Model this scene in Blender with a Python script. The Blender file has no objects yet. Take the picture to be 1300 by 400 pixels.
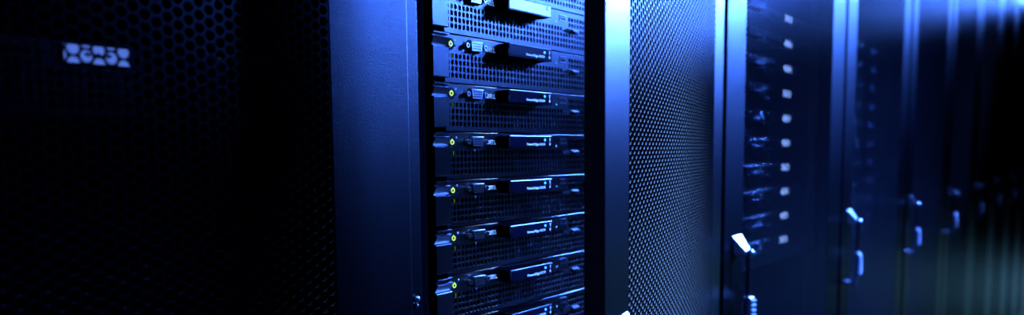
import bpy, bmesh, math, random
import numpy as np
from mathutils import Matrix, Vector

random.seed(4)
scene = bpy.context.scene
COL = scene.collection
CAMZ = 1.20                       # camera height above the floor

# ------------------------------------------------------------------ camera
FPX, W, H = 965.0, 1300.0, 400.0
VPX, VPY = 1424.0, 185.0          # vanishing point of the rack row in the photograph
PITCH, ROLL = math.radians(5.2), math.radians(0.48)


def cam_axes(yaw):
    F = Vector((math.cos(yaw) * math.cos(PITCH), math.sin(yaw) * math.cos(PITCH), -math.sin(PITCH)))
    R = Vector((math.sin(yaw), -math.cos(yaw), 0))
    U = R.cross(F)
    R2 = R * math.cos(ROLL) - U * math.sin(ROLL)
    U2 = U * math.cos(ROLL) + R * math.sin(ROLL)
    return F, R2, U2


lo, hi = 0.3, 1.1
for _ in range(50):
    mid = (lo + hi) / 2
    F, R, U = cam_axes(mid)
    if 650 + FPX * R.x / F.x < VPX:
        lo = mid
    else:
        hi = mid
F, R, U = cam_axes(lo)
CY = VPY + FPX * U.x / F.x
cam_data = bpy.data.cameras.new('camera')
cam = bpy.data.objects.new('camera', cam_data)
COL.objects.link(cam)
cam.matrix_world = Matrix(((R.x, U.x, -F.x, 0), (R.y, U.y, -F.y, 0), (R.z, U.z, -F.z, CAMZ), (0, 0, 0, 1)))
cam_data.sensor_width = 36
cam_data.lens = FPX / W * 36
cam_data.shift_y = (CY - 200) / W
cam_data.clip_start = 0.01
cam_data.dof.use_dof = True
cam_data.dof.focus_distance = 0.66
cam_data.dof.aperture_fstop = 4.0
scene.camera = cam

# ------------------------------------------------------------------ view, world, lamps
scene.view_settings.view_transform = 'Standard'
scene.view_settings.look = 'None'
scene.view_settings.gamma = 1
scene.view_settings.exposure = 0.0
scene.view_settings.use_curve_mapping = False
scene.cycles.use_denoising = True
scene.cycles.max_bounces = 6

world = bpy.data.worlds.new('world')
scene.world = world
world.use_nodes = True
world.node_tree.nodes['Background'].inputs[0].default_value = (0.002, 0.008, 0.05, 1)
world.node_tree.nodes['Background'].inputs[1].default_value = 0.0


def area(name, loc, target, size, size_y, power, color, spread=180):
    d = bpy.data.lights.new(name, 'AREA')
    d.shape = 'RECTANGLE'
    d.size, d.size_y = size, size_y
    d.energy = power
    d.color = color
    d.spread = math.radians(spread)
    o = bpy.data.objects.new(name, d)
    COL.objects.link(o)
    o.location = loc
    o.rotation_euler = (Vector(target) - Vector(loc)).to_track_quat('-Z', 'Y').to_euler()
    return o


BLUE = (0.045, 0.16, 1.0)
area('aisle_lamp', (3.35, -1.45, CAMZ + 1.6), (1.5, 0.5, CAMZ), 1.0, 0.5, 200, BLUE, 38)
area('mid_aisle_lamp', (4.6, -1.0, CAMZ + 1.6), (1.2, 0.4, CAMZ), 0.9, 0.5, 85, BLUE, 48)
area('far_aisle_lamp', (5.2, -0.1, CAMZ + 1.7), (1.2, 0.4, CAMZ), 0.8, 0.5, 190, (0.07, 0.2, 1.0), 45)
area('end_fill_lamp', (9.5, 0.1, CAMZ + 1.75), (1.2, 0.4, CAMZ), 0.8, 0.5, 9, (0.06, 0.19, 1.0), 45)  # fill light added to lift the open door's stile
area('overhead_lamp', (0.63, 0.0, CAMZ + 1.25), (0.63, 0.34, CAMZ), 0.22, 0.2, 8, (0.18, 0.40, 1.0), 22)
area('floor_lamp_far', (8.0, -0.5, 2.9), (8.0, -0.5, 0), 3.0, 0.8, 200, (0.22, 0.58, 0.9), 60)

# ------------------------------------------------------------------ materials


def mat(name, color, rough=0.4, metal=0.0, spec=0.5, bump=None, coat=0.0, emit=None, strength=0.0):
    m = bpy.data.materials.new(name)
    m.use_nodes = True
    nt = m.node_tree
    b = nt.nodes['Principled BSDF']
    b.inputs['Base Color'].default_value = (*color, 1)
    b.inputs['Roughness'].default_value = rough
    b.inputs['Metallic'].default_value = metal
    b.inputs['Specular IOR Level'].default_value = spec
    b.inputs['Coat Weight'].default_value = coat
    if emit:
        b.inputs['Emission Color'].default_value = (*emit, 1)
        b.inputs['Emission Strength'].default_value = strength
    if bump:
        scale, amount, dist = bump
        tc = nt.nodes.new('ShaderNodeTexCoord')
        n = nt.nodes.new('ShaderNodeTexNoise')
        n.inputs['Scale'].default_value = scale
        n.inputs['Detail'].default_value = 2
        bp = nt.nodes.new('ShaderNodeBump')
        bp.inputs['Strength'].default_value = amount
        bp.inputs['Distance'].default_value = dist
        nt.links.new(tc.outputs['Object'], n.inputs['Vector'])
        nt.links.new(n.outputs['Fac'], bp.inputs['Height'])
        nt.links.new(bp.outputs['Normal'], b.inputs['Normal'])
        mr = nt.nodes.new('ShaderNodeMapRange')
        mr.inputs['From Min'].default_value = 0.3
        mr.inputs['From Max'].default_value = 0.7
        mr.inputs['To Min'].default_value = rough - 0.05
        mr.inputs['To Max'].default_value = rough + 0.05
        nt.links.new(n.outputs['Fac'], mr.inputs['Value'])
        nt.links.new(mr.outputs['Result'], b.inputs['Roughness'])
    return m


def paint(name, base, alpha_rough, ior=1.6, gloss=(1, 1, 1), bump=None, f0=0.0, haze=0.0):
    """dark enamel: diffuse body under a Beckmann gloss that grows towards grazing angles"""
    m = bpy.data.materials.new(name)
    m.use_nodes = True
    nt = m.node_tree
    nt.nodes.clear()
    out = nt.nodes.new('ShaderNodeOutputMaterial')
    dif = nt.nodes.new('ShaderNodeBsdfDiffuse')
    dif.inputs['Color'].default_value = (*base, 1)
    glo = nt.nodes.new('ShaderNodeBsdfAnisotropic')
    glo.distribution = 'BECKMANN'
    glo.inputs['Color'].default_value = (*gloss, 1)
    glo.inputs['Roughness'].default_value = alpha_rough
    fr = nt.nodes.new('ShaderNodeFresnel')
    fr.inputs['IOR'].default_value = ior
    mp = nt.nodes.new('ShaderNodeMapRange')
    mp.inputs['To Min'].default_value = f0
    mix = nt.nodes.new('ShaderNodeMixShader')
    nt.links.new(fr.outputs[0], mp.inputs['Value'])
    nt.links.new(mp.outputs[0], mix.inputs[0])
    nt.links.new(dif.outputs[0], mix.inputs[1])
    if haze:                      # a wider, weaker second lobe
        wide = nt.nodes.new('ShaderNodeBsdfAnisotropic')
        wide.distribution = 'BECKMANN'
        wide.inputs['Color'].default_value = (*gloss, 1)
        wide.inputs['Roughness'].default_value = 0.54
        lob = nt.nodes.new('ShaderNodeMixShader')
        lob.inputs[0].default_value = haze
        nt.links.new(glo.outputs[0], lob.inputs[1])
        nt.links.new(wide.outputs[0], lob.inputs[2])
        nt.links.new(lob.outputs[0], mix.inputs[2])
    else:
        nt.links.new(glo.outputs[0], mix.inputs[2])
    nt.links.new(mix.outputs[0], out.inputs['Surface'])
    if bump:
        scale, amount, dist = bump
        tc = nt.nodes.new('ShaderNodeTexCoord')
        n = nt.nodes.new('ShaderNodeTexNoise')
        n.inputs['Scale'].default_value = scale
        n.inputs['Detail'].default_value = 2
        bp = nt.nodes.new('ShaderNodeBump')
        bp.inputs['Strength'].default_value = amount
        bp.inputs['Distance'].default_value = dist
        nt.links.new(tc.outputs['Object'], n.inputs['Vector'])
        nt.links.new(n.outputs['Fac'], bp.inputs['Height'])
        nt.links.new(bp.outputs['Normal'], glo.inputs['Normal'])
    return m


M_PAINT = paint('rack powder coat', (0.0004, 0.0004, 0.0006), 0.385, 1.5, bump=(800, 0.35, 0.0006), haze=0.07)
M_MESH = paint('perforated sheet enamel', (0.0005, 0.0005, 0.0007), 0.335, 1.5)
M_CUT = mat('paler cut edge of the holes', (0.035, 0.036, 0.04), 0.5, 0.3, 0.2)  # hole walls coloured paler than the sheet face
M_BLACK = mat('black cabinet interior', (0.0015, 0.0015, 0.002), 1.0, 0, 0.0)
M_FACE = paint('server front paint', (0.0006, 0.0006, 0.001), 0.345, 1.5, f0=0.12, bump=(1200, 0.15, 0.0003))
M_EAR = paint('server ear paint', (0.001, 0.001, 0.0015), 0.33, 1.5, f0=0.12, bump=(900, 0.25, 0.0004))
M_CHASSIS = mat('server chassis', (0.01, 0.01, 0.012), 0.6, 0, 0.2)
M_SILVER = paint('bright metal', (0.012, 0.012, 0.014), 0.36, 1.5, f0=0.5)
M_HOLE_GLINT = mat('painted glint on lower hole edge', (0.3, 0.32, 0.38), 0.6, 0.1, 0.2)  # pale colour stands in for overhead light glinting on lower hole walls
M_WEDGE = paint('brushed handle metal', (0.004, 0.004, 0.005), 0.32, 1.5, f0=0.3)
M_CHROME = mat('satin chrome', (0.25, 0.27, 0.3), 0.3, 1.0)
M_TAG = paint('dark glossy tag label', (0.001, 0.0015, 0.006), 0.32, 1.5)
M_TAGBODY = paint('dark tag shell', (0.001, 0.001, 0.002), 0.30, 1.5, f0=0.08)
M_WHITE = mat('white lettering and shell glint', (0.7, 0.72, 0.75), 0.7, 0, 0.1)
M_WHITETAG = mat('white tag label', (0.85, 0.87, 0.9), 0.3, 0.3, 0.5)
M_RUBBER = mat('black plastic', (0.003, 0.003, 0.004), 0.8, 0, 0.05)
M_LED_C = mat('cyan status light', (0.1, 0.5, 0.9), 0.4, emit=(0.03, 0.5, 1.0), strength=2.2)
M_LED_B = mat('blue status light', (0.0, 0.05, 0.6), 0.4, emit=(0.0, 0.03, 1.0), strength=1.6)
M_LED_G = mat('green status light', (0.1, 0.3, 0.02), 0.4, emit=(0.10, 0.28, 0.0), strength=0.6)
M_LED_Y = mat('yellow green power light', (0.4, 0.6, 0.05), 0.4, emit=(0.55, 0.75, 0.02), strength=0.9)
M_LCD = mat('lit display', (0.02, 0.05, 0.1), 0.35, emit=(0.30, 0.52, 1.0), strength=2.3)
M_LCD_DIM = mat('dimmer lit display', (0.02, 0.05, 0.1), 0.35, emit=(0.10, 0.20, 0.75), strength=0.75)
M_LCD_FAINT = mat('faintly lit display', (0.02, 0.05, 0.1), 0.35, emit=(0.10, 0.20, 0.75), strength=0.2)
M_LCDTXT = mat('display dark characters', (0.002, 0.004, 0.03), 0.4)
M_FLOOR = mat('raised floor tile', (0.35, 0.4, 0.42), 0.4)
M_WALL = mat('dark painted wall', (0.004, 0.004, 0.006), 0.7)

# ------------------------------------------------------------------ mesh helpers


def newobj(name, me, m, parent=None, loc=(0, 0, 0)):
    o = bpy.data.objects.new(name, me)
    COL.objects.link(o)
    if m is not None and not me.materials:
        me.materials.append(m)
    o.location = loc
    if parent is not None:
        o.parent = parent
    return o


class MB:
    def __init__(s):
        s.bm = bmesh.new()

    def box(s, x0, x1, y0, y1, z0, z1, bev=0.0, seg=2):
        r = bmesh.ops.create_cube(s.bm, size=1)
        vs = r['verts']
        for v in vs:
            v.co = Vector(((x0 + x1) / 2 + v.co.x * (x1 - x0), (y0 + y1) / 2 + v.co.y * (y1 - y0), (z0 + z1) / 2 + v.co.z * (z1 - z0)))
        if bev:
            es = list({e for v in vs for e in v.link_edges})
            bmesh.ops.bevel(s.bm, geom=es, offset=bev, segments=seg, affect='EDGES', profile=0.5)
        return s

    def cyl(s, p, axis, r, length, n=20, r2=None):
        """cylinder starting at p going along axis"""
        ax = Vector(axis).normalized()
        q = Vector((0, 0, 1)).rotation_difference(ax).to_matrix().to_4x4()
        mtx = Matrix.Translation(Vector(p) + ax * length / 2) @ q
        bmesh.ops.create_cone(s.bm, cap_ends=True, segments=n, radius1=r, radius2=r if r2 is None else r2, depth=length, matrix=mtx)
        return s

    def ring(s, p, r0, r1, y0, y1, n=24, a0=0.0, a1=2 * math.pi):
        """annulus in the XZ plane facing -Y, from y0 (front) to y1 (back)"""
        full = abs(a1 - a0 - 2 * math.pi) < 1e-6
        k = n if full else n + 1
        rows = []
        for i in range(k):
            a = a0 + (a1 - a0) * i / n
            c, d = math.cos(a), math.sin(a)
            rows.append([s.bm.verts.new((p[0] + c * r, p[1] + y, p[2] + d * r)) for r, y in ((r0, y0), (r1, y0), (r1, y1), (r0, y1))])
        for i in range(n):
            a, b = rows[i], rows[(i + 1) % k]
            for j in range(4):
                s.bm.faces.new((a[j], a[(j + 1) % 4], b[(j + 1) % 4], b[j]))
        if not full:
            s.bm.faces.new(rows[0])
            s.bm.faces.new(rows[-1][::-1])
        return s

    def sphere(s, p, r, sx=1, sy=1, sz=1):
        mtx = Matrix.Translation(Vector(p)) @ Matrix.Diagonal((sx, sy, sz, 1))
        bmesh.ops.create_uvsphere(s.bm, u_segments=16, v_segments=10, radius=r, matrix=mtx)
        return s

    def extrude_yz(s, prof, x0, x1):
        """closed (y,z) profile swept from x0 to x1"""
        a = [s.bm.verts.new((x0, y, z)) for y, z in prof]
        b = [s.bm.verts.new((x1, y, z)) for y, z in prof]
        n = len(prof)
        for i in range(n):
            s.bm.faces.new((a[i], a[(i + 1) % n], b[(i + 1) % n], b[i]))
        s.bm.faces.new(a)
        s.bm.faces.new(b[::-1])
        return s

    def poly_xz(s, pts, y0, y1):
        a = [s.bm.verts.new((x, y0, z)) for x, z in pts]
        b = [s.bm.verts.new((x, y1, z)) for x, z in pts]
        n = len(pts)
        for i in range(n):
            s.bm.faces.new((a[i], a[(i + 1) % n], b[(i + 1) % n], b[i]))
        s.bm.faces.new(a)
        s.bm.faces.new(b[::-1])
        return s

    def mesh(s, name, smooth=False):
        bmesh.ops.recalc_face_normals(s.bm, faces=s.bm.faces)
        me = bpy.data.meshes.new(name)
        s.bm.to_mesh(me)
        s.bm.free()
        if smooth:
            for p in me.polygons:
                p.use_smooth = True
        return me

    def build(s, name, m, parent=None, loc=(0, 0, 0), smooth=False):
        return newobj(name, s.mesh(name, smooth), m, parent, loc)


def mesh_np(name, verts, faces_list):
    """verts (n,3); faces_list of integer arrays (m,k)"""
    me = bpy.data.meshes.new(name)
    me.vertices.add(len(verts))
    me.vertices.foreach_set('co', np.asarray(verts, np.float32).ravel())
    loops = np.concatenate([f.ravel() for f in faces_list]).astype(np.int32)
    counts = np.concatenate([np.full(len(f), f.shape[1]) for f in faces_list])
    starts = np.concatenate([[0], np.cumsum(counts)[:-1]]).astype(np.int32)
    me.loops.add(len(loops))
    me.loops.foreach_set('vertex_index', loops)
    me.polygons.add(len(counts))
    me.polygons.foreach_set('loop_start', starts)
    me.update(calc_edges=True)
    me.shade_flat()
    return me


def hex_sheet(name, x0, x1, z0, z1, pitch, web, thick, bulge=0.24, margin=1):
    """flat-topped hexagonal perforation, front face at y=0, back face at y=thick.
    Holes fill x0..x1; one solid column of cells closes each side."""
    cs = pitch * math.sqrt(3) / 2
    ncol = int((x1 - x0 + cs / 3) / cs)
    cs_x = (x1 - x0) / ncol
    sx = cs_x / cs
    nrow = int((z1 - z0) / pitch)
    R = pitch / math.sqrt(3)
    hexang = [math.radians(60 * k) for k in range(6)]
    cell = np.array([[R * math.cos(a) * sx, R * math.sin(a)] for a in hexang])
    r = (pitch - web) / math.sqrt(3)
    inner = np.array([[r * math.cos(a) * sx, r * math.sin(a)] for a in hexang])
    hole = []
    for k in range(6):
        p, q, n_ = inner[k], inner[k - 1], inner[(k + 1) % 6]
        hole.append(p + (q - p) * bulge)
        hole.append(p + (n_ - p) * bulge)
    hole = np.array(hole)            # order: 2k (towards previous), 2k+1 (towards next)
    cents, solid = [], []
    for c in range(-margin, ncol + margin):
        for rr in range(nrow + 1):
            z = z0 + pitch * (rr + (0.5 if c % 2 else 0.0))
            x = x0 + cs_x * (c + 0.5)
            (solid if (c < 0 or c >= ncol) else cents).append((x, z))
    cents, solid = np.array(cents), np.array(solid)
    local = np.zeros((36, 3))
    local[0:6, [0, 2]] = cell
    local[6:18, [0, 2]] = hole
    local[18:24, [0, 2]] = cell
    local[24:36, [0, 2]] = hole
    local[18:, 1] = thick
    n = len(cents)
    base = np.zeros((n, 1, 3))
    base[:, 0, 0] = cents[:, 0]
    base[:, 0, 2] = cents[:, 1]
    verts = (base + local[None]).reshape(-1, 3)
    off = (np.arange(n) * 36)[:, None, None]
    q, t, cutflag = [], [], []
    for k in range(6):
        k1 = (k + 1) % 6
        a, b = 6 + 2 * k, 6 + 2 * k + 1
        c = 6 + 2 * k1
        q.append((k, k1, c, b))
        cutflag.extend((0, 0, 1, 1))
        t.append((k, b, a))
        q.append((k1 + 18, k + 18, b + 18, c + 18))
        t.append((k + 18, a + 18, b + 18))
        q.append((b, c, c + 18, b + 18))
        q.append((a, b, b + 18, a + 18))
    Q = (np.array(q)[None] + off).reshape(-1, 4)
    T = (np.array(t)[None] + off).reshape(-1, 3)
    ns = len(solid)
    loc2 = np.zeros((12, 3))
    loc2[0:6, [0, 2]] = cell
    loc2[6:12, [0, 2]] = cell
    loc2[6:, 1] = thick
    b2 = np.zeros((ns, 1, 3))
    b2[:, 0, 0] = solid[:, 0]
    b2[:, 0, 2] = solid[:, 1]
    v2 = (b2 + loc2[None]).reshape(-1, 3)
    o2 = (np.arange(ns) * 12 + len(verts))[:, None, None]
    S = (np.array([(0, 1, 2, 3, 4, 5), (11, 10, 9, 8, 7, 6)])[None] + o2).reshape(-1, 6)
    me = mesh_np(name, np.vstack([verts, v2]), [Q, T, S])
    me.materials.append(M_MESH)
    me.materials.append(M_CUT)
    idx = np.zeros(len(me.polygons), np.int32)
    idx[:len(Q)] = np.tile(np.array(cutflag), n)
    me.polygons.foreach_set('material_index', idx)
    return me


def grid_sheet(name, xs, zs, holes, hw, hh, thick, chamfer, wall_mat=None):
    """plate split on xs/zs lines; holes(i,j) cells carry a rounded rectangular hole"""
    V, Q, walls_ = [], [], []

    def q(*p):
        Q.append(p)
    for i in range(len(xs) - 1):
        for j in range(len(zs) - 1):
            a, b, c, d = xs[i], xs[i + 1], zs[j], zs[j + 1]
            n = len(V)
            if not holes(i, j):
                for y in (0, thick):
                    V.extend([(a, y, c), (b, y, c), (b, y, d), (a, y, d)])
                q(n, n + 1, n + 2, n + 3)
                q(n + 7, n + 6, n + 5, n + 4)
                continue
            cx, cz = (a + b) / 2, (c + d) / 2
            w, h, r = hw / 2, hh / 2, chamfer
            ring = [(-w, -h + r), (-w + r, -h), (w - r, -h), (w, -h + r), (w, h - r), (w - r, h), (-w + r, h), (-w, h - r)]
            for y in (0, thick):
                V.extend([(a, y, c), (b, y, c), (b, y, d), (a, y, d)])
                V.extend([(cx + u, y, cz + v) for u, v in ring])
            for o in (0, 12):
                f = [(0, 1, 6, 5), (1, 2, 8, 7), (2, 3, 10, 9), (3, 0, 4, 11)]
                for t in f:
                    q(*[n + o + k for k in (t if o == 0 else t[::-1])])
                for t in ((0, 5, 4, 4), (1, 7, 6, 6), (2, 9, 8, 8), (3, 11, 10, 10)):
                    tt = t[:3]
                    tt = tt if o == 0 else tt[::-1]
                    q(*[n + o + k for k in tt])
            for k in range(8):
                k1 = (k + 1) % 8
                if k == 1:  # only the lower wall of each hole gets the painted glint
                    walls_.append(len(Q))
                q(n + 4 + k, n + 4 + k1, n + 16 + k1, n + 16 + k)
    # outer rim
    x0, x1, z0, z1 = xs[0], xs[-1], zs[0], zs[-1]
    n = len(V)
    for y in (0, thick):
        V.extend([(x0, y, z0), (x1, y, z0), (x1, y, z1), (x0, y, z1)])
    for k in range(4):
        k1 = (k + 1) % 4
        q(n + k, n + 4 + k, n + 4 + k1, n + k1)
    me = bpy.data.meshes.new(name)
    me.from_pydata(V, [], Q)
    me.update()
    me.shade_flat()
    if wall_mat:
        me.materials.append(wall_mat[0])
        me.materials.append(wall_mat[1])
        for f_ in walls_:
            me.polygons[f_].material_index = 1
    return me


def text_mesh(body, size, depth, width=None):
    cu = bpy.data.curves.new('lettering', 'FONT')
    cu.body = body
    cu.size = size
    cu.extrude = depth
    cu.offset = size * 0.012
    cu.resolution_u = 3
    o = bpy.data.objects.new('lettering', cu)
    COL.objects.link(o)
    bpy.context.view_layer.update()
    me = bpy.data.meshes.new_from_object(o.evaluated_get(bpy.context.evaluated_depsgraph_get()))
    bpy.data.objects.remove(o)
    bpy.data.curves.remove(cu)
    me.materials.clear()
    xs = [v.co.x for v in me.vertices]
    k = (width / (max(xs) - min(xs))) if width else 1.0
    x0 = min(xs)
    for v in me.vertices:                       # stand the text up, facing -Y
        v.co = Vector(((v.co.x - x0) * k, -v.co.z, v.co.y))
    me.update()
    return me


def kids(o):
    return [c for c in bpy.data.objects if c.parent == o]


def copy_tree(o, parent=None, skip=()):
    c = o.copy()
    COL.objects.link(c)
    c.parent = parent
    for ch in kids(o):
        if ch.name.split('.')[0] not in skip:
            copy_tree(ch, c, skip)
    return c


def empty(name, loc, label, cat, group=None):
    o = bpy.data.objects.new(name, None)
    o.empty_display_size = 0.05
    COL.objects.link(o)
    o.location = loc
    o['label'] = label
    o['category'] = cat
    if group:
        o['group'] = group
    return o


# ------------------------------------------------------------------ the room


def struct(name, mb, m):
    o = mb.build(name, m)
    o['kind'] = 'structure'
    return o


# floor: square raised-floor tiles with thin seams
nt = M_FLOOR.node_tree
tc = nt.nodes.new('ShaderNodeTexCoord')
br = nt.nodes.new('ShaderNodeTexBrick')
br.offset = 0
br.inputs['Scale'].default_value = 1
br.inputs['Brick Width'].default_value = 0.6
br.inputs['Row Height'].default_value = 0.6
br.inputs['Mortar Size'].default_value = 0.004
br.inputs['Color1'].default_value = (0.03, 0.036, 0.04, 1)
br.inputs['Color2'].default_value = (0.027, 0.033, 0.036, 1)
br.inputs['Mortar'].default_value = (0.03, 0.03, 0.03, 1)
nt.links.new(tc.outputs['Object'], br.inputs['Vector'])
nt.links.new(br.outputs['Color'], nt.nodes['Principled BSDF'].inputs['Base Color'])

XA, XB, YA, YB, ZC = -2.0, 16.0, -3.2, 1.9, 3.0
struct('floor', MB().box(XA, XB, YA, YB, -0.1, 0.0), M_FLOOR)
struct('ceiling', MB().box(XA, XB, YA, YB, ZC, ZC + 0.1), M_WALL)
struct('wall_back', MB().box(XA, XB, YB, YB + 0.1, 0, ZC), M_WALL)
struct('wall_front', MB().box(XA, XB, YA - 0.1, YA, 0, ZC), M_WALL)
struct('wall_right', MB().box(XB, XB + 0.1, YA, YB, 0, ZC), M_WALL)
struct('wall_left', MB().box(XA - 0.1, XA, YA, YB, 0, ZC), M_WALL)

# ------------------------------------------------------------------ rack cabinet prototype
RW, RH, RD = 0.594, 2.05, 0.95       # width, height, depth of a cabinet
YD = 0.4435                          # front plane of the closed doors
DT = 0.016                           # door thickness
SL, SR = 0.070, 0.091                # widths of the door's left and right stiles
PITCH_HEX, WEB, SHEET = 0.0077, 0.0013, 0.0011
FLOOR_GAP = 0.05

SHEET_ME = hex_sheet('perforated_panel', SL + 0.0005, RW - SR - 0.0005, 0.16, RH - 0.12, PITCH_HEX, WEB, SHEET)


def make_door(parent, hinge_x, angle, name='door'):
    """door in rack coordinates, origin at the hinge (right side)"""
    z0, z1 = 0.07, RH - 0.03
    b = MB()
    ho = hinge_x

    def bx(x0, x1, y0, y1, a, c, bev=0.0012):
        b.box(x0 - ho, x1 - ho, y0, y1, a, c, bev)
    bx(0.002, SL + 0.0002, 0, DT, z0, z1)                       # handle stile
    bx(RW - SR - 0.0002, RW - 0.0135, 0, DT, z0, z1, 0.0016)    # hinge stile, raised field
    bx(RW - 0.0135, RW - 0.001, 0.0022, DT, z0, z1, 0.0008)    # narrow stepped edge strip
    bx(SL - 0.010, RW - SR + 0.010, 0, DT, z0, 0.166, 0.0012)
    bx(SL - 0.010, RW - SR + 0.010, 0, DT, RH - 0.118, z1, 0.0012)
    d = b.build(name, M_PAINT, parent, (ho, 0, 0))
    p = newobj('perforated_panel', SHEET_ME, M_MESH, d, (-ho, 0.0003, 0))
    # swing handle: wedge-shaped housing top, pivot knob, rod and ribbed grip (z relative to the camera height)
    hz = CAMZ
    w = MB()
    A = [(-0.0005, -0.128), (-0.0175, -0.150), (-0.0175, -0.1555), (0.0, -0.158)]
    xa0, xa1, xb0, xb1 = 0.031, 0.064, 0.040, 0.057
    va = [w.bm.verts.new((x - ho, y, hz + z)) for (x, (y, z)) in ((xa0, A[0]), (xb0, A[1]), (xb0, A[2]), (xa0 + .006, A[3]))]
    vb = [w.bm.verts.new((x - ho, y, hz + z)) for (x, (y, z)) in ((xa1, A[0]), (xb1, A[1]), (xb1, A[2]), (xa1 - .006, A[3]))]
    for i in range(4):
        w.bm.faces.new((va[i], va[(i + 1) % 4], vb[(i + 1) % 4], vb[i]))
    w.bm.faces.new(va)
    w.bm.faces.new(vb[::-1])
    bmesh.ops.bevel(w.bm, geom=list(w.bm.edges), offset=0.001, segments=2, affect='EDGES')
    w.build('handle_wedge', M_WEDGE, d)
    k = MB().sphere((0.0485 - ho, -0.021, hz - 0.1535), 0.0058)
    k.build('pivot_knob', M_CHROME, d, smooth=True)
    r = MB().cyl((0.0485 - ho, -0.018, hz - 0.222), (0, 0, 1), 0.0032, 0.066, 14)
    r.build('handle_rod', M_EAR, d)
    g = MB().box(0.0405 - ho, 0.0565 - ho, -0.026, -0.0145, hz - 0.268, hz - 0.219, 0.003, 3)
    for q in range(6):
        zz = hz - 0.2265 - q * 0.0072
        g.box(0.044 - ho, 0.0595 - ho, -0.0285, -0.020, zz - 0.0022, zz + 0.0022, 0.0014)
    g.box(0.0455 - ho, 0.0515 - ho, -0.020, -0.012, hz - 0.290, hz - 0.262, 0.002)
    g.cyl((0.0485 - ho, 0.0, hz - 0.284), (0, -1, 0), 0.0028, 0.014, 12)
    g.build('handle_grip', M_CHROME, d)
    # hinge knuckles and the catch pin on the stepped strip
    for zz in (0.35, hz - 0.162, RH - 0.3):
        MB().cyl((RW - 0.004 - ho, 0.011, zz - 0.012), (0, 0, 1), 0.0036, 0.024, 12).box(
            RW - 0.028 - ho, RW - 0.004 - ho, DT - 0.001, DT + 0.0015, zz - 0.010, zz + 0.010).build('hinge', M_PAINT, d)
    pin = MB().sphere((RW - 0.0100 - ho, -0.0005, hz - 0.120), 0.0030, 1, 0.8, 1)
    pin.sphere((RW - 0.0096 - ho, 0.0005, hz - 0.1255), 0.0019)
    pin.build('catch_pin', M_CHROME, d, smooth=True)
    d.rotation_euler = (0, 0, angle)
    return d


def make_rack(loc, label, angle=0.0):
    t = empty('server_rack', loc, label, 'server rack', 'server racks standing in one long row')
    y0, y1 = DT + 0.003, RD
    for x in (0.002, RW - 0.0035):
        MB().box(x, x + 0.0015, y0, y1, 0.03, RH - 0.01).build('side_panel', M_BLACK, t)
    b = MB()
    for x0, x1 in ((0.004, 0.030), (RW - 0.030, RW - 0.004)):
        b.box(x0, x1, y0 + 0.012, y0 + 0.04, 0.05, RH - 0.03, 0.002)
        b.box(x0, x1, y1 - 0.04, y1 - 0.002, 0.05, RH - 0.03, 0.002)
    b.box(0.0, RW, y0, y1, RH - 0.03, RH, 0.003)
    b.box(0.0, RW, y0, y1, 0.03, 0.065, 0.003)
    b.box(0.004, RW - 0.004, y1 - 0.002, y1, 0.05, RH - 0.03)
    for x in (0.04, RW - 0.08):
        for y in (y0 + 0.03, y1 - 0.07):
            b.cyl((x + 0.02, y + 0.02, 0), (0, 0, 1), 0.018, 0.035, 12)
    b.build('cabinet_frame', M_BLACK, t)
    # mounting rails carrying square holes
    for x0, sgn in ((0.0405, 1), (0.0405 + 0.4826 - 0.016, -1)):
        xs = [x0, x0 + 0.004, x0 + 0.012, x0 + 0.016]
        zs = [0.10]
        while zs[-1] < RH - 0.12:
            zs.append(zs[-1] + 0.01585)
        me = grid_sheet('mounting_rail', xs, zs, lambda i, j: i == 1, 0.0072, 0.0092, 0.002, 0.001)
        newobj('mounting_rail', me, M_BLACK, t, (0, 0.0430, 0))
    make_door(t, RW, angle)
    return t


X1 = 0.445
OPEN = math.radians(15.2)
rack_labels = [
    'black server rack nearest on the left, shut mesh door, one lit display behind it',
    'black server rack with its mesh door swung open beside the bare rack servers',
    'black server rack right of the open one, a column of glowing displays behind shut mesh',
    'dark blurred server rack, second shut one right of the open rack, faint chrome handle',
    'dark blurred server rack, third shut one right of the open rack',
    'dark blurred server rack, fourth shut one right of the open rack',
    'dark blurred server rack, fifth shut one right of the open rack',
    'dark blurred server rack, sixth shut one right of the open rack',
    'dark blurred server rack, seventh shut one right of the open rack',
    'dark blurred server rack, eighth shut one right of the open rack, near the picture edge',
    'dark blurred server rack, ninth shut one right of the open rack',
    'dark blurred server rack, tenth shut one right of the open rack',
]
racks = []
proto = make_rack((X1 - 0.6, YD, 0), rack_labels[0])
racks.append(proto)
for i in range(1, len(rack_labels)):
    c = copy_tree(proto)
    c.location = (X1 + 0.6 * (i - 1), YD, 0)
    c['label'] = rack_labels[i]
    racks.append(c)
    for d_ in kids(c):
        for q_ in kids(d_):
            if q_.name.startswith('catch_pin'):
                bpy.data.objects.remove(q_)
    if i == 1:
        for ch in kids(c):
            if ch.name.startswith('door'):
                ch.rotation_euler.z = OPEN

# ------------------------------------------------------------------ server prototype (origin: left ear edge, face plane, bottom)
HT = 0.0426
OX = 0.041                        # ear offset inside the cabinet
YS = 0.481                        # face plane of the servers
PC = 0.0054
xs = [0.0206, 0.0222] + [0.0222 + PC * i for i in range(1, 80)] + [0.4620]
rows_top = [0.0, 0.0041, 0.0099, 0.0157, 0.0215, 0.0273, 0.0331, 0.0389, HT]
zs = [HT - r for r in rows_top][::-1]          # ascending z; index 0 = bottom margin


def has_hole(i, j):
    if i == 0 or i >= len(xs) - 2 or j == 0 or j == len(zs) - 2:
        return False
    row = len(zs) - 2 - j                      # 1..6 from the top
    x = (xs[i] + xs[i + 1]) / 2
    if row >= 4:
        return True
    if row == 3:
        return not (0.205 < x < 0.240)
    return 0.214 < x < 0.285 or x > 0.35


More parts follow.
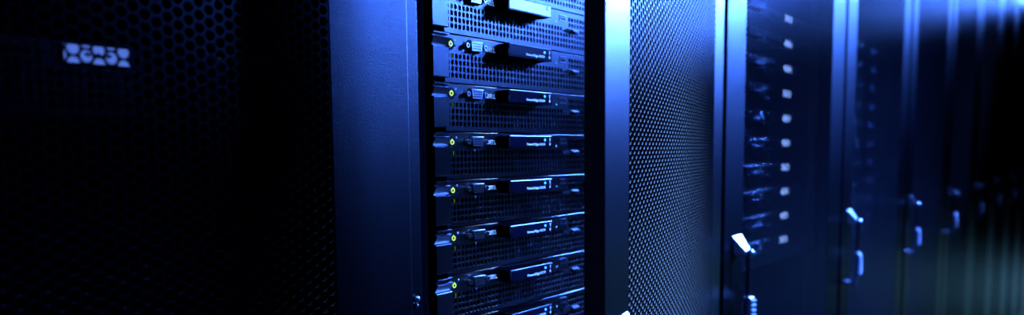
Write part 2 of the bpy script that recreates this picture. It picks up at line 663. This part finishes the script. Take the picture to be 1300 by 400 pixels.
def make_server(white_tag=False):
    t = empty('rack_server', (0, 0, 0), 'x', 'server', 'x')
    # chassis: shallow open box behind the grille, then the solid body
    c = MB()
    c.box(0.0206, 0.4620, 0.0012, 0.38, HT - 0.0010, HT)
    c.box(0.0206, 0.4620, 0.0012, 0.38, 0.0, 0.0010)
    c.box(0.0206, 0.0216, 0.0012, 0.38, 0.0, HT)
    c.box(0.4610, 0.4620, 0.0012, 0.38, 0.0, HT)
    c.box(0.0216, 0.4610, 0.030, 0.38, 0.001, HT - 0.001)
    c.build('chassis', M_CHASSIS, t)
    p = newobj('front_panel', grid_sheet('front_panel', xs, zs, has_hole, 0.0037, 0.0045, 0.0012, 0.0009, (M_FACE, M_HOLE_GLINT)), M_FACE, t)
    MB().cyl((0.0206, 0.0009, HT - 0.0003), (1, 0, 0), 0.0009, 0.4414, 12).build('top_lip', M_FACE, t, smooth=True)
    # ears: thumb lip, shadowed recess, sloping shelf, flat plate
    prof = [(0.002, HT + 0.0005), (-0.0062, HT + 0.0005), (-0.0068, HT - 0.0002), (-0.0068, HT - 0.0013), (-0.0040, HT - 0.0020), (-0.0040, HT - 0.0034),
            (-0.0060, HT - 0.0041), (-0.0066, HT - 0.0048), (-0.0062, HT - 0.0056), (-0.0028, HT - 0.0118), (-0.0050, HT - 0.0124), (-0.0056, HT - 0.0132),
            (-0.0056, 0.0040), (-0.0048, 0.0032), (0.002, 0.0032)]
    for a in (0.0, 0.4620):
        MB().extrude_yz(prof, a + (0.0 if a == 0 else 0.0004), a + (0.0198 if a == 0 else 0.0206)).build('mounting_ear', M_EAR, t)
    MB().box(-0.0095, -0.0012, 0.003, 0.0042, HT - 0.0006, HT + 0.0004).build('slide_rail_tip', M_FACE, t)
    # power button
    bx, bz = 0.0266, HT - 0.0085
    ring = MB().ring((bx, 0, bz), 0.0038, 0.0054, -0.0012, 0.0006, 28).build('button_ring', M_RUBBER, t)
    btn = MB().cyl((bx, 0.0004, bz), (0, -1, 0), 0.0037, 0.0019, 28, 0.0028).build('power_button', M_FACE, t)
    g = MB().ring((bx, 0, bz), 0.0016, 0.0023, -0.0022, -0.0012, 20, math.radians(120), math.radians(420))
    g.box(bx - 0.00035, bx + 0.00035, -0.0023, -0.0012, bz + 0.0010, bz + 0.0029)
    g.build('power_symbol', M_LED_Y, btn)
    # small indicator hole with its engraved mark above
    MB().box(0.0335, 0.0350, -0.0003, 0.0004, HT - 0.0103, HT - 0.0086).build('reset_hole', M_RUBBER, t)
    MB().ring((0.0343, 0, HT - 0.0042), 0.0004, 0.0009, -0.0002, 0.0002, 12).build('printed_mark', M_WHITE, t)
    # VGA port
    vx, vz = 0.0595, HT - 0.0080
    pts = [(-0.0155, 0.0), (-0.0140, 0.0034), (-0.0095, 0.0036), (-0.0080, 0.0058), (0.0080, 0.0058), (0.0095, 0.0036), (0.0140, 0.0034), (0.0155, 0.0),
           (0.0140, -0.0034), (0.0095, -0.0036), (0.0075, -0.0058), (-0.0075, -0.0058), (-0.0095, -0.0036), (-0.0140, -0.0034)]
    v = MB().poly_xz([(vx + x, vz + z) for x, z in pts], -0.0004, 0.0006).build('video_port', M_RUBBER, t)
    d = [(-0.0078, 0.0042), (0.0078, 0.0042), (0.0068, -0.0042), (-0.0068, -0.0042)]
    MB().poly_xz([(vx + x, vz + z) for x, z in d], -0.0048, -0.0002).build('connector_shell', M_SILVER, v)
    MB().cyl((vx - 0.0079, -0.0046, vz + 0.0042), (1, 0, 0), 0.00055, 0.0158, 10).build('shell_glint', M_WHITE, v, smooth=True)  # white bar painted in as the highlight on the shell's top edge
    pinb = MB()
    for rr in range(3):
        for cc in range(5):
            pinb.cyl((vx - 0.0050 + cc * 0.0024 + (0.0006 if rr == 1 else 0), -0.0046, vz + 0.0022 - rr * 0.0022), (0, -1, 0), 0.00062, 0.0005, 8)
    pinb.build('connector_pins', M_RUBBER, v)
    for sx in (-0.0125, 0.0125):
        MB().ring((vx + sx, 0, vz), 0.0012, 0.0024, -0.0050, 0.0, 14).build('hex_nut', M_SILVER, v)
    mk = MB().ring((vx, 0, HT - 0.0161), 0.0006, 0.0010, -0.0002, 0.0001, 12)
    mk.build('printed_mark', M_WHITE, t)
    # maker's name beside the port
    newobj('lettering', TXT_MAKER, M_WHITE, t, (0.0775, -0.0002, HT - 0.0104))
    # pull-out information tag
    a0, a1, zt, zb, out = 0.0935, 0.1630, HT - 0.0020, HT - 0.0142, -0.0160
    tag = MB().box(a0, a1, out, -0.0002, zb, zt, 0.0007).build('information_tag', M_BLACK, t)
    bz_ = MB()
    bz_.box(a0, a1, out - 0.0002, out + 0.0012, zt - 0.0009, zt + 0.0001, 0.0005)
    bz_.box(a0, a1, out - 0.0002, out + 0.0012, zb - 0.0001, zb + 0.0004)
    bz_.box(a0 - 0.0001, a0 + 0.0006, out - 0.0002, out + 0.0012, zb, zt - 0.001)
    bz_.box(a1 - 0.0006, a1 + 0.0001, out - 0.0002, out + 0.0012, zb, zt - 0.001)
    bz_.build('tag_rim', M_TAGBODY, tag)
    MB().box(a0 + 0.0010, a1 - 0.0010, out - 0.0003, out + 0.0002, zb + 0.0010, zt - 0.0010).build(
        'tag_label', M_WHITETAG if white_tag else M_TAG, tag)
    if white_tag:
        MB().ring((a1 - 0.0070, out, zb + 0.0085), 0.0011, 0.0019, -0.0006, 0.0, 14, math.radians(50), math.radians(310)).build('crescent_mark', M_TAG, tag)
    else:
        newobj('lettering', TXT_MODEL, M_WHITE, tag, (a0 + 0.0265, out - 0.0004, zb + 0.0026))
        MB().cyl((a0 + 0.0570, out, zb + 0.0082), (0, -1, 0), 0.0011, 0.0007, 14).build('status_light', M_LED_C, tag)
        ic = MB().ring((a0 + 0.0655, out, zb + 0.0090), 0.0004, 0.0011, -0.0006, 0, 12, math.radians(-90), math.radians(160))
        ic.box(a0 + 0.0652, a0 + 0.0658, out - 0.0006, out, zb + 0.0067, zb + 0.0082)
        ic.build('printed_icon', M_WHITE, tag)
        MB().poly_xz([(a0 + 0.0655 + x, zb + 0.0036 + z) for x, z in ((0, .0020), (.0010, 0), (.0007, -.0010), (-.0007, -.0010), (-.0010, 0))],
                     out - 0.0006, out).build('printed_icon', M_WHITE, tag)
    MB().box(0.1636, 0.1665, -0.0140, -0.0002, HT - 0.0125, HT - 0.0035, 0.0008).build('tag_latch', M_RUBBER, t)
    # usb ports
    for ux in (0.2000,):
        u = MB()
        for s_ in (0, 1):
            u.box(ux, ux + 0.0118, -0.0009, 0.001, HT - 0.0045 - s_ * 0.0054, HT - 0.0039 - s_ * 0.0054)
        for s_ in (0, 1):
            u.box(ux + s_ * 0.0112, ux + 0.0006 + s_ * 0.0112, -0.0009, 0.001, HT - 0.0099, HT - 0.0039)
        u = u.build('usb_port', M_SILVER, t)
        MB().box(ux + 0.0006, ux + 0.0112, -0.0005, 0.0009, HT - 0.0093, HT - 0.0045).build('port_opening', M_RUBBER, u)
        MB().box(ux + 0.0016, ux + 0.0102, -0.0008, -0.0003, HT - 0.0070, HT - 0.0058).build('port_tongue', M_FACE, u)
    MB().ring((0.1940, 0, HT - 0.0118), 0.0003, 0.0009, -0.0002, 0.0001, 10).build('printed_mark', M_WHITE, t)
    # release latch: dark slot with a small sloped tongue
    MB().poly_xz([(0.205, HT - 0.0200), (0.212, HT - 0.0178), (0.2165, HT - 0.0168), (0.2200, HT - 0.0180), (0.236, HT - 0.0205), (0.2360, HT - 0.0216), (0.212, HT - 0.0214)],
                 -0.0006, 0.0006).build('release_slot', M_RUBBER, t)
    MB().extrude_yz([(-0.0002, HT - 0.0168), (-0.0042, HT - 0.0186), (-0.0042, HT - 0.0194), (-0.0002, HT - 0.0194)], 0.2220, 0.2340).build('release_latch', M_FACE, t)
    # bits seen through the grille
    MB().box(0.0325, 0.0350, 0.0016, 0.0026, HT - 0.0210, HT - 0.0160).build('green_light', M_LED_G, t)
    pb = MB()
    for q_ in (0.1246, 0.1300):
        pb.cyl((q_, 0.0028, HT - 0.0400), (0, 0, 1), 0.0010, 0.0230, 8)
        pb.box(q_ - 0.0016, q_ + 0.0016, 0.0014, 0.0040, HT - 0.0385, HT - 0.0355)
    pb.build('guide_post', M_SILVER, t)
    tb = MB()
    for q_ in range(5):
        xq = 0.1566 + PC * q_
        tb.extrude_yz([(0.0014, HT - 0.0232), (0.0060, HT - 0.0222), (0.0060, HT - 0.0240), (0.0014, HT - 0.0246)], xq, xq + 0.0030)
    tb.build('contact_tabs', M_FACE, t)
    # lit display
    lx0, lx1, lz0, lz1 = 0.2970, 0.3345, HT - 0.0118, HT - 0.0014
    lc = MB().box(lx0 - 0.0015, lx1 + 0.0015, -0.0015, 0.0005, lz0 - 0.0012, lz1 + 0.0012, 0.0005).build('display', M_RUBBER, t)
    MB().box(lx0, lx1, -0.0019, -0.0010, lz0, lz1).build('screen', M_LCD, lc)
    ch = MB()
    for cx_ in (0.3100, 0.3158, 0.3216):
        ch.box(cx_ - 0.0020, cx_ + 0.0020, -0.0021, -0.0012, (lz0 + lz1) / 2 - 0.0008, (lz0 + lz1) / 2 + 0.0008)
        ch.box(cx_ - 0.0003, cx_ + 0.0003, -0.0021, -0.0012, (lz0 + lz1) / 2 - 0.0018, (lz0 + lz1) / 2 + 0.0018)
    ch.build('display_characters', M_LCDTXT, lc)
    return t


TXT_MAKER = text_mesh('DELL', 0.0058, 0.0002, 0.0135)
TXT_MODEL = text_mesh('PowerEdge R210', 0.0033, 0.0002, 0.0305)

ZTOP = 0.1055                     # top edge of the second fully visible server, relative to the camera
PU = 0.0443
ORD = ['topmost', 'second from the top', 'third from the top', 'fourth from the top', 'fifth from the top', 'sixth from the top',
       'seventh from the top', 'eighth from the top', 'ninth from the top', 'lowest']


def put(o, rack_x, k, label, group):
    o.location = (rack_x + OX, YS, CAMZ + ZTOP - PU * k - HT)
    o['label'] = label
    o['group'] = group


srv = make_server()
G1 = 'servers stacked in the open rack'
open_labels = {
    -2: 'rack server cut by the top picture edge, above the white tagged server',
    0: 'rack server with dark blue tag, directly below the white tagged server',
    1: 'rack server with dark blue tag, second below the white tagged server',
    2: 'rack server with dark blue tag, third below the white tagged server',
    3: 'shadowy rack server, fourth below the white tagged one, top edge just under eye level',
    4: 'shadowy rack server in the open rack, third from the lowest',
    5: 'near black rack server in the open rack, second from the lowest',
    6: 'near black rack server in the open rack, lowest, cut by the bottom picture edge',
}
first = True
for k, lab in open_labels.items():
    o = srv if first else copy_tree(srv)
    first = False
    put(o, X1, k, lab, G1)
wsrv = make_server(True)
put(wsrv, X1, -1, 'brightly lit rack server with a glaring white pull-out tag, high in the open rack', G1)

G2 = 'servers with glowing displays behind the shut mesh door'
for n in range(10):
    o = copy_tree(srv)
    put(o, X1 + 0.6, n - 3, f'{ORD[n]} display-lit server behind first shut door right of open rack', G2)
def dim(srv_, m_):
    for d_ in kids(srv_):
        if d_.name.startswith('display'):
            for q_ in kids(d_):
                if q_.name.startswith('screen'):
                    q_.data = q_.data.copy()
                    q_.data.materials.clear()
                    q_.data.materials.append(m_)


G3 = 'blurred servers behind the second shut door'
for n in range(10):
    o = copy_tree(srv)
    put(o, X1 + 1.2, n - 3, f'{ORD[n]} faint server behind second shut door right of open rack', G3)
    dim(o, M_LCD_FAINT)
o = copy_tree(srv)
put(o, X1 - 0.596, 0.91, 'server with one lit display glowing through the black mesh door at far left', 'server behind the left door')
dim(o, M_LCD_DIM)
